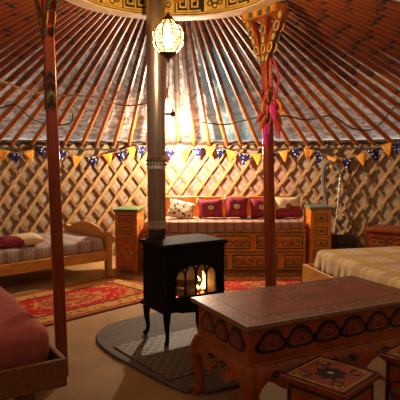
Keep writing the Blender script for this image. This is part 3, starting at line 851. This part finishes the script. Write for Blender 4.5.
# ------------------------------------------------------------------ narrow painted dressers
def dresser(label, loc, rz, w, d, h, topm, draws, name='narrow_dresser'):
    t = thing(name, label, 'dresser', loc, rz)
    mb = MB(); mb.box(-w/2, w/2, -d/2, d/2, .06, h-.03)
    for sx in (-1, 1):
        for y in (-d/2, d/2-.04): mb.box(sx*w/2-(.04 if sx > 0 else 0), sx*w/2+(0 if sx > 0 else .04), y, y+.04, 0, .06)
    mb.build('body', M['orange'], t, .004)
    mb = MB(); mb.box(-w/2-.014, w/2+.014, -d/2-.014, d/2+.01, h-.03, h); mb.build('top', topm, t, .004)
    y = -d/2
    for (za, zb) in draws:
        mb = MB(); xa, xb = -w/2+.03, w/2-.03
        mb.box(xa, xb, y-.008, y+.002, za, zb, 0); mb.frame(xa, xb, za, zb, y-.008, .009, 2); mb.frame(xa+.014, xb-.014, za+.014, zb-.014, y-.008, .008, 1)
        mb.scroll(0, (za+zb)/2, (xb-xa)*.72, (zb-za)*.5, y-.009, .006, 2, 1)
        dr = mb.build('drawer', [M['orange_light'], M['green'], M['gold']], t)
        mb = MB(); mb.M = Matrix.Translation((0, y-.008, (za+zb)/2)) @ Matrix.Rotation(PI/2, 4, 'X'); mb.lathe([(.012, 0), (.008, .008), (.017, .018), (.014, .028), (.004, .03)], 12); mb.build('knob', M['brass'], dr)
    zb = draws[-1][0]-.025
    mb = MB(); xa, xb, za = -w/2+.03, w/2-.03, .085
    mb.box(xa, xb, y-.006, y+.002, za, zb, 0); mb.frame(xa, xb, za, zb, y-.006, .010, 1); mb.scroll(0, (za+zb)/2, (xb-xa)*.8, (zb-za)*.4, y-.007, .007, 1, 2)
    dd = mb.build('door', [M['panel'], M['bluegreen'], M['gold']], t)
    mb = MB(); mb.ball((xb-.03, y-.016, (za+zb)/2), .012, 10, 8); mb.build('knob', M['steel_band'], dd)
    mb = MB()
    for k in range(3): mb.tube([(w/2+.001, -d/2+.06+(d-.12)*q, .14+k*.19+.04*math.sin(q*9)) for q in [j/10 for j in range(11)]], .004, 4)
    mb.build('side_ornament', M['bluegreen'], t)
    return t
M['green_edge'] = plain('green_painted_top', (.07, .16, .045), .4, 0, .3, 15)
dresser('tall narrow orange dresser with green top, left of the stove pipe', (-.812, 6.20, 0), -5, .25, .40, .745, M['green_edge'], [(.585, .695), (.445, .560)])
dresser('tall narrow orange dresser with grey top at the right end of the bench', (1.36, 6.22, 0), 0, .235, .40, .77, M['bluegreen'], [(.590, .705), (.440, .560), (.31, .415)])

# ------------------------------------------------------------------ low red chest, dark box
ch = thing('low_chest', 'low red chest of drawers with painted medallions beyond the checked bed', 'chest of drawers', (2.24, 5.58, 0), -36)
CW, CD, CH = .90, .42, .575
mb = MB(); mb.box(-CW/2, CW/2, -CD/2, CD/2, .05, CH-.025); mb.box(-CW/2+.03, CW/2-.03, -CD/2+.03, CD/2-.03, 0, .05); mb.build('body', M['redpaint'], ch, .005)
mb = MB(); mb.box(-CW/2-.02, CW/2+.02, -CD/2-.02, CD/2+.01, CH-.025, CH); mb.build('top', M['redpaint'], ch, .006)
for (xa, xb) in ((-.41, -.05), (.05, .41)):
    for (za, zb) in ((.375, .535), (.09, .33)):
        mb = MB(); y = -CD/2
        mb.box(xa-.03, xb+.03, y-.010, y+.002, za, zb, 0)
        mb.frame(xa-.03, xb+.03, za, zb, y-.010, .008, 1)
        for cx in ((xa+xb)/2-.09, (xa+xb)/2+.09):
            mb.scroll(cx, (za+zb)/2, .15, (zb-za)*.6, y-.011, .008, 1, 2)
        dr = mb.build('drawer', [M['redpaint'], M['black'], M['gold']], ch)
        mb = MB(); mb.ball(((xa+xb)/2, y-.02, (za+zb)/2), .014, 10, 8); mb.build('knob', M['brass'], dr)
bx = thing('wooden_crate', 'dark slatted crate in the shadow between bench dresser and red chest', 'crate', (1.69, 6.36, 0), -12)
for s in (-1, 1):
    for k in range(4):
        mb = MB(); mb.box(-.15, .15, s*.13-.008, s*.13+.008, .01+k*.10, .09+k*.10); mb.build('slat', M['darkbox'], bx, .003)
    for k in range(4):
        mb = MB(); mb.box(s*.15-.008, s*.15+.008, -.12, .12, .01+k*.10, .09+k*.10); mb.build('slat', M['darkbox'], bx, .003)
for sx in (-1, 1):
    for sy in (-1, 1):
        mb = MB(); mb.box(sx*.13-.012, sx*.13+.012, sy*.11-.012, sy*.11+.012, 0, .40); mb.build('corner_post', M['darkbox'], bx)
mb = MB(); mb.box(-.14, .14, -.12, .12, .005, .02); mb.build('bottom', M['darkbox'], bx)

# ------------------------------------------------------------------ bed on the right with the yellow check
rb = thing('low_bed', 'low pine bed under a yellow and cream checked blanket on the right', 'bed', (1.02, 4.79, 0), -90+ math.degrees(math.atan2(.24, .97)))
# local +x towards the viewer (long side), +y away from the wall... foot at x=0
BL, BWd = 1.95, .90
mb = MB(); mb.box(-.07, BL+.04, -.075, -.045, .20, .365); mb.build('side_rail', M['pine'], rb, .005)
mb = MB(); mb.box(-.07, BL+.04, BWd+.045, BWd+.075, .20, .365); mb.build('side_rail', M['pine'], rb, .005)
mb = MB(); mb.box(-.07, -.04, -.045, BWd+.045, .20, .365); mb.build('end_board', M['pine'], rb, .005)
mb = MB(); mb.box(BL+.01, BL+.04, -.045, BWd+.045, .20, .365); mb.build('end_board', M['pine'], rb, .005)
for x in (.0, BL-.06):
    for y in (-.03, BWd-.03):
        mb = MB(); mb.box(x, x+.06, y, y+.06, 0, .2); mb.build('leg', M['pine'], rb, .005)
mb = MB(); mb.box(-.04, BL+.01, -.045, BWd+.045, .29, .315); mb.build('base_board', M['pine_dark'], rb)
m_ = soft_block(BL-.05, BWd-.04, .32, .485, .05, M['cream'], 'mattress', rb, .006, 8); m_.location = (BL/2, BWd/2, 0)
M['plaidR'] = plaid('yellow_cream_check', (.86, .74, .52), (.60, .34, .26), (.74, .50, .09), .36, .32, 'xy', .8, .85)
d_ = drape(BL, BWd+.01, .505, .045, lambda x, y, nr: .155, .016, M['plaidR'], 'blanket', rb, 58, 6, .014); d_.location = (BL/2, BWd/2, 0)
rb.rotation_euler = (0, 0, -math.atan2(.97, .24))
# +y of the local frame now points to the tent wall (right)

# ------------------------------------------------------------------ red bed in the foreground
fbd = thing('platform_bed', 'brown platform bed under a plain dusky red cover in the left foreground', 'bed', (-.66, 2.60, 0), math.degrees(math.atan2(.85, -.53)))
# local +x = long direction away from the viewer, +y = away to the left
for (x0, x1, y0, y1) in ((0, .025, 0, .95), (1.975, 2.0, 0, .95)):
    mb = MB(); mb.box(x0, x1, y0, y1, .205, .345); mb.build('end_board', M['pine_dark'], fbd, .004)
for y0 in (0, .925):
    mb = MB(); mb.box(.025, 1.975, y0, y0+.025, .205, .345); mb.build('side_board', M['pine_dark'], fbd, .004)
mb = MB(); mb.box(.025, 1.975, .025, .925, .215, .24); mb.build('base_board', M['pine_dark'], fbd)
for x in (.06, 1.85):
    for y in (.14, .72):
        mb = MB(); mb.box(x, x+.09, y, y+.09, 0, .215); mb.build('leg', M['pine_dark'], fbd, .004)
m_ = soft_block(1.86, .875, .242, .50, .075, M['redcover'], 'mattress', fbd, .018, 4); m_.location = (1.02, .4775, 0)

# ------------------------------------------------------------------ long painted table
ang = math.degrees(math.atan2(.524, 1.01))
A_, B_ = Vector((-.056, 2.975)), Vector((.218, 2.448))
lu = Vector((math.cos(R_(ang)), math.sin(R_(ang)))); lv = Vector((-lu.y, lu.x))
TL, TW, TH = 1.20, .594, .555
cen = B_ + lu*TL/2 + lv*TW/2
tb = thing('long_table', 'long low red-brown table with cloud-painted sides and cabriole legs', 'table', (cen.x, cen.y, 0), ang)
M['ttop'] = topmat('table_top_lacquer', TL/2, TW/2, (.27, .066, .014), (.035, .022, .014), (.36, .25, .17), .33)
mb = MB(); mb.frustum((-TL/2+.012, TL/2-.012, -TW/2+.012, TW/2-.012), (-TL/2, TL/2, -TW/2, TW/2), TH-.03, TH-.018); mb.box(-TL/2, TL/2, -TW/2, TW/2, TH-.018, TH)
mb.build('table_top', M['ttop'], tb, .004)
hx, hy = TL/2-.035, TW/2-.035
mb = MB(); mb.box(-hx, hx, -hy, hy, .335, TH-.03); mb.build('body', M['table_red'], tb, .004)
def cloud(cx, cz, w, h):
    pts = []
    for k in range(36):
        a = 2*PI*k/36
        rr = .86 + .26*abs(math.cos(1.5*(a-PI/2)))
        x, z = w/2*rr*math.cos(a), h/2*(rr*math.sin(a))
        if z < 0: z *= .75
        pts.append((cx+x*.92, cz+z*.95))
    return pts
def cloud_row(mb, x0, x1, zc, h, y, n_):
    w = (x1-x0)/n_
    for k in range(n_):
        cx = x0+w*(k+.5)
        mb.prism(cloud(cx, zc, w*1.12, h*1.05), y-.003, y+.001, 1); mb.prism(cloud(cx, zc, w*.84, h*.76), y-.005, y-.002, 0)
        mb.line(cloud(cx, zc-.004, w*.40, h*.42), y-.005, .006, 2, True)
for side, (Lx, Ly, rot) in enumerate(((hx, hy, 0), (hy, hx, -90), (hx, hy, 180), (hy, hx, 90))):
    mb = MB(); mb.M = Matrix.Rotation(R_(rot), 4, 'Z')
    cloud_row(mb, -Lx+.04, Lx-.04, .437, .125, -Ly, 6 if Lx > .4 else 3)
    for k in range(int(Lx*2/.016)): mb.ball((-Lx+.008+k*.016, -Ly-.001, .345), .0045, 5, 4, 3)
    mb.build('cloud_frieze', [M['cloud_red'], M['black'], M['bluegreen'], M['gold']], tb)
    # flaring skirt with a scalloped lower edge
    mb = MB(); mb.M = Matrix.Rotation(R_(rot), 4, 'Z')
    N = 40; vs = []; fs = []
    for i in range(N+1):
        u_ = i/N*2-1; x = u_
        sc_ = .235 + .03*math.cos(u_*PI*(5 if Lx > .4 else 3)) - .075*max(0, abs(u_)-.80)/.2
        for dz, off in ((.335, 0), (.31, .014), (.28, .028), (max(.15, sc_), .030)):
            vs.append((x*(Lx+off), -Ly-off, dz))
        for dz, off in ((max(.15, sc_), .012), (.28, .010), (.31, -.006), (.335, -.02)):
            vs.append((x*(Lx+off), -Ly-off, dz))
    for i in range(N):
        for q in range(8): fs.append((i*8+q, i*8+(q+1) % 8, i*8+8+(q+1) % 8, i*8+8+q))
    fs += [tuple(range(8)), tuple(N*8+q for q in range(8))[::-1]]
    mb.add(vs, fs)
    sk = mb.build('skirt', M['table_red'], tb)
    for cx in ((-.36, 0, .36) if Lx > .4 else (0,)):
        mb = MB(); mb.M = Matrix.Rotation(R_(rot), 4, 'Z')
        mb.scroll(cx, .287, .24, .05, -Ly-.030, .009, 0, 1)
        mb.build('skirt_scroll', [M['black'], M['bluegreen']], sk)
for sx in (-1, 1):
    for sy in (-1, 1):
        mb = MB(); x, y = sx*(hx-.01), sy*(hy-.01)
        ps = [(.0, .335, .034), (.020, .28, .040), (.024, .22, .036), (.012, .15, .027), (.000, .09, .021), (.004, .045, .020), (.022, .018, .026), (.030, .0, .026)]
        mb.tube([(x+sx*a*.8, y+sy*a*.8, z) for a, z, r in ps], [r for a, z, r in ps], 12)
        mb.ball((x+sx*.038, y+sy*.038, .026), .026, 10, 8)
        mb.build('leg', M['table_red'], tb)

# ------------------------------------------------------------------ two painted stools
def stool(label, loc, rz):
    t = thing('box_stool', label, 'stool', loc, rz, 'painted box stools in front of the long table')
    s, H = .158, .40
    mb = MB(); mb.box(-s, s, -s, s, H-.022, H); mb.build('lid', [M['stooltop']], t, .004)
    mb = MB()
    for k, (q, w, m_) in enumerate(((.150, .010, 0), (.132, .005, 1))):
        for a in range(4):
            mb.M = Matrix.Rotation(a*PI/2, 4, 'Z'); mb.box(-q, q, -q, -q+w, H-.001, H+.0025, m_)
    for a in range(4):
        mb.M = Matrix.Rotation(a*PI/2 + PI/4, 4, 'Z') @ Matrix.Translation((.115, 0, 0))
        for s2 in (-1, 1):
            pts = [(-.03+.055*j/12*1.0, s2*(.004+.022*math.sin(j/12*PI*1.2)), H+.001) for j in range(13)]
            mb.tube(pts, .0042, 5, 0)
        mb.tube([(.02+.016*math.cos(q), .016*math.sin(q), H+.001) for q in [2*PI*j/10 for j in range(10)]], .003, 5, 1, True)
    mb.M = Matrix()
    for k in range(8):
        a = k*PI/4
        mb.M = Matrix.Rotation(a, 4, 'Z')
        mb.prism([(.012, -.005), (.036, -.019), (.060, -.011), (.070, 0), (.060, .011), (.036, .019), (.012, .005)], H-.001, H+.003, 0, 'xy')
    mb.M = Matrix(); mb.lathe([(.014, H-.001), (.014, H+.004)], 14, (0,0,0), 1)
    mb.lathe([(.03, H), (.03, H+.0015)], 16, (0,0,0), 0)
    mb.build('lid_ornament', [M['black'], M['gold']], t)
    b = s-.022
    mb = MB(); mb.box(-b, b, -b, b, .05, H-.022)
    for sx in (-1, 1):
        for sy in (-1, 1): mb.frustum((sx*b-.02, sx*b+.02, sy*b-.02, sy*b+.02), (sx*b-.012, sx*b+.012, sy*b-.012, sy*b+.012), 0, .07)
    mb.build('box', M['table_red'], t, .004)
    for a in range(4):
        mb = MB(); mb.M = Matrix.Rotation(a*PI/2, 4, 'Z')
        mb.frame(-b+.012, b-.012, .075, H-.04, -b, .010, 0); mb.scroll(0, .22, .2, .16, -b-.001, .008, 0, 1)
        mb.build('side_ornament', [M['black'], M['bluegreen']], t)
    return t
M['stooltop'] = plain('stool_lid_paint', (.25, .046, .016), .32, 0, .25, 14)
stool('painted red box stool with black flower lid, in front of the middle of the table', (.57, 2.285, 0), 46)
stool('painted red box stool cut off by the right edge, beside the other stool', (1.085, 2.52, 0), 43)

# ------------------------------------------------------------------ bunting
bt = thing('bunting', 'string of orange and dotted navy triangular flags along the top of the wall', 'bunting', polar(0, 3.60, 1.45))
off = Vector(bt.location)
F = [('o',-37.0,1.41),('n',-34.8,1.374),('o',-32.3,1.399),('n',-29.9,1.461),('o',-27.6,1.45),('n',-25.3,1.413),('o',-22.7,1.337),('n',-19.7,1.324),('o',-16.6,1.363),('n',-13.9,1.402),('o',-11.6,1.455),('n',-9.5,1.469),('o',-6.4,1.469),('n',-3.3,1.43),('o',-.3,1.416),('n',2.4,1.443),('o',5.0,1.456),('n',7.3,1.442),('o',9.6,1.403),('n',12.3,1.363),('o',15.0,1.363),('n',17.7,1.376),('o',20.4,1.401),('n',23.1,1.439),('o',25.7,1.426),('n',28.0,1.375),('o',30.4,1.325),('n',33.2,1.301),('o',35.9,1.362),('n',38.3,1.421),('o',40.8,1.478),('n',42.8,1.50)]
F = [('n', -42.5, 1.47), ('o', -39.6, 1.44)] + F + [('o', 45.2, 1.49)]
mb = MB(); mb.tube([Vector(polar(a, 3.60, z)) - off for c, a, z in F], .004, 5); mb.build('string', M['rope'], bt)
for i, (c, a, z) in enumerate(F):
    mb = MB(); w, h = (.078, .155) if c == 'n' else (.076, .15)
    p = Vector(polar(a, 3.60, z)) - off
    z2 = F[min(i+1, len(F)-1)][2]; z1_ = F[max(i-1, 0)][2]
    tilt = math.atan2(z2-z1_, 2*.16)
    mb.M = Matrix.Translation(p) @ Matrix.Rotation(-R_(a + random.uniform(-14, 14)), 4, 'Z') @ Matrix.Rotation(-tilt*.8, 4, 'Y') @ Matrix.Rotation(R_(random.uniform(-8, 8)), 4, 'X')
    N = 8; vs = []; fs = []
    for j in range(N+1):
        v = j/N
        for q in range(5):
            u_ = (q/4*2-1)*w*(1-v*.97)
            vs.append((u_, .012*math.sin(u_*40+i)*(.3+v), -h*v))
    for j in range(N):
        for q in range(4): fs.append((j*5+q, j*5+q+1, j*5+q+6, j*5+q+5))
    mb.add(vs, fs)
    fo = mb.build('flag', M['flag_navy'] if c == 'n' else M['flag_orange'], bt, solid=.003)
    fo['label'] = 'navy flag with white dots' if c == 'n' else 'plain orange flag'

# ------------------------------------------------------------------ ropes and cables
def smooth(P, n=6):
    P = [Vector(p) for p in P]; out = []
    for i in range(len(P)-1):
        p0, p1, p2, p3 = P[max(i-1, 0)], P[i], P[i+1], P[min(i+2, len(P)-1)]
        for k in range(n):
            t = k/n
            out.append(.5*((2*p1) + (p2-p0)*t + (2*p0-5*p1+4*p2-p3)*t*t + (3*p1-p0-3*p2+p3)*t**3))
    out.append(P[-1]); return out
def cord(name, label, cat, P, r, mat):
    mb = MB(); mb.tube(smooth(P), r, 7); return tag(mb.build(name, mat), label, cat)
cord('rope', 'pale rope strung across the roof poles above the left bed', 'rope', [(-1.84,4.4,2.029),(-1.71,4.85,1.985),(-1.6,5.14,1.949),(-1.41,5.35,1.935),(-1.07,5.54,1.935),(-.86,5.79,1.879),(-.66,5.83,1.882),(-.53,5.78,1.908)], .008, M['rope'])
cord('cable', 'black cable looped under the roof poles behind the nearer tent post', 'cable', [(-2.11,5.25,1.8),(-1.97,5.37,1.811),(-1.81,5.38,1.841),(-1.8,5.79,1.742),(-1.66,6.09,1.684),(-1.46,6.12,1.708),(-1.37,5.88,1.79)], .008, M['cable'])
cord('cable', 'long black cable sagging under the roof poles above the bench and right bed', 'cable', [(0,6.34,1.733),(.18,6.39,1.713),(.35,6.36,1.711),(.67,6.09,1.773),(.93,5.97,1.775),(1.18,5.99,1.734),(1.39,5.75,1.76),(1.65,5.98,1.651),(1.85,5.92,1.621),(1.88,5.62,1.689),(1.84,5.3,1.767),(1.84,5.04,1.819)], .008, M['cable'])
hc = thing('hanging_cable', 'black plug and thin cable hanging from the roof right of the stove pipe', 'cable', (-.33, 6.03, 1.80))
mb = MB(); mb.tube(smooth([(.03,.03,.0),(.04,.35,-.09),(.21,.47,-.13),(.33,.44,-.118),(.39,.34,-.088)]), .004, 6); mb.build('thin_wire', M['cable'], hc)
mb = MB(); mb.ball((.03, 0, .0), .034, 12, 8, 0, (.8, .8, 1)); mb.box(-.06, .03, -.015, .015, -.012, .012); mb.tube([(.03, 0, .02), (.03, .0, .06)], .008, 6); mb.build('plug', M['cable'], hc)
mb = MB(); mb.tube(smooth([(-.055, 0, 0), (-.07, .0, -.06), (-.07, .0, -.2), (-.06, .02, -.40)]), .005, 6); mb.build('hanging_lead', M['cable'], hc)

gp = cord('grey_hose', 'grey hose curving down the wall behind the right end of the bench', 'hose', [polar(31.0, 3.57, 1.20), polar(30.6, 3.54, 1.25), polar(29.8, 3.53, 1.26), polar(29.15,3.53,1.20), polar(28.9,3.53,1.06), polar(29.2,3.53,.917), polar(29.7,3.53,.706), polar(30.0,3.53,.42), polar(30.2,3.53,.01)], .026, M['greyhose'])
wc = thing('wrapped_cable', 'thin dark cable with a silvery wrapped lower length hanging down the wall', 'cable', polar(31.5, 3.5, 0))
o_ = Vector(wc.location)
def rel(L_): return [Vector(p)-o_ for p in L_]
mb = MB(); mb.tube(smooth(rel([polar(31.3,3.5,1.24), polar(32.0,3.5,1.19), polar(32.6,3.5,1.108)])), .014, 8); mb.build('dark_lead', M['greyhose'], wc)
mb = MB(); pth = smooth(rel([polar(32.6,3.5,1.108), polar(32.4,3.5,.926), polar(32.1,3.5,.68), polar(31.6,3.5,.431), polar(31.1,3.5,.231), polar(31,3.5,.012)]), 10)
mb.tube(pth, [.012 + .004*math.sin(i*1.9) for i in range(len(pth))], 8); mb.build('silver_wrap', M['silver'], wc)

# ------------------------------------------------------------------ feather garland on the farther post
fg = thing('feather_garland', 'hanging garland of pink and orange feathers and ribbons tied to the farther post', 'garland', (.51, 3.965, 2.02))
mb = MB(); mb.tube(smooth([(0,.04,.03), (-.005,0,-.1), (.01,0,-.3), (-.01,0,-.52)]), .004, 6); mb.build('cord', M['rope'], fg)
def leaf(L_, w):
    vs = []; fs = []; N = 8
    for j in range(N+1):
        v = j/N; ww = w*math.sin(PI*(.06+.94*v)**.8)+.001
        for q in (-1, 0, 1): vs.append((q*ww, -.10*w*abs(q)*4*.3 + .02*math.sin(v*3), -L_*v))
    for j in range(N):
        for q in range(2): fs.append((j*3+q, j*3+q+1, j*3+q+4, j*3+q+3))
    return vs, fs
random.seed(3)
for (x, z, L_, w, m_, ry, rz) in ((.018, -.29, .13, .030, 'magenta', -4, 0), (-.010, -.44, .19, .034, 'magenta', 5, 20), (-.03, -.26, .12, .022, 'orangerib', 12, 30), (.045, -.27, .12, .020, 'orangerib', -16, -30), (-.035, -.38, .14, .02, 'orangerib', 20, 10), (.03, -.40, .15, .02, 'pinkrib', -14, -20), (.0, -.18, .12, .02, 'orangerib', 8, 60), (.05, -.36, .11, .018, 'orangerib', -26, 15), (-.055, -.36, .10, .016, 'pinkrib', 30, 0)):
    mb = MB(); mb.M = Matrix.Translation((x, -.01+random.uniform(-.02, .02), z)) @ Matrix.Rotation(R_(rz), 4, 'Z') @ Matrix.Rotation(R_(ry), 4, 'Y')
    mb.add(*leaf(L_, w)); fo = mb.build('feather', M[m_], fg, solid=.003)
    fo['label'] = {'magenta': 'magenta feather', 'orangerib': 'orange feather', 'pinkrib': 'red feather'}[m_]
for (x, dx, L_) in ((-.03, .02, .36), (.03, -.01, .44), (.055, .03, .50), (-.05, -.02, .30)):
    mb = MB(); P = [(x*.3 + (x*.7)*t + dx*math.sin(t*6), -.012+.01*math.sin(t*8+x*40), .02-L_*t) for t in [j/14 for j in range(15)]]
    mb.tube(P, .007, 4, 0, False, .3); mb.build('ribbon', M['pinkrib'], fg)

# ------------------------------------------------------------------ world, camera
wd = bpy.data.worlds.new('dusk'); scn.world = wd; wd.use_nodes = True
bg = wd.node_tree.nodes['Background']; bg.inputs[0].default_value = (.86, .76, .68, 1); bg.inputs[1].default_value = .20
cam = bpy.data.cameras.new('camera'); co = bpy.data.objects.new('camera', cam); COL.objects.link(co)
cam.sensor_width = 36; cam.lens = 540/400*36; cam.clip_start = .02
co.location = (0, 0, 1.35); co.rotation_euler = (PI/2 - math.atan(45/540), 0, 0)
scn.camera = co
scn.view_settings.view_transform = 'Standard'; scn.view_settings.look = 'None'
scn.view_settings.exposure = 2.35; scn.view_settings.gamma = 1; scn.view_settings.use_curve_mapping = False
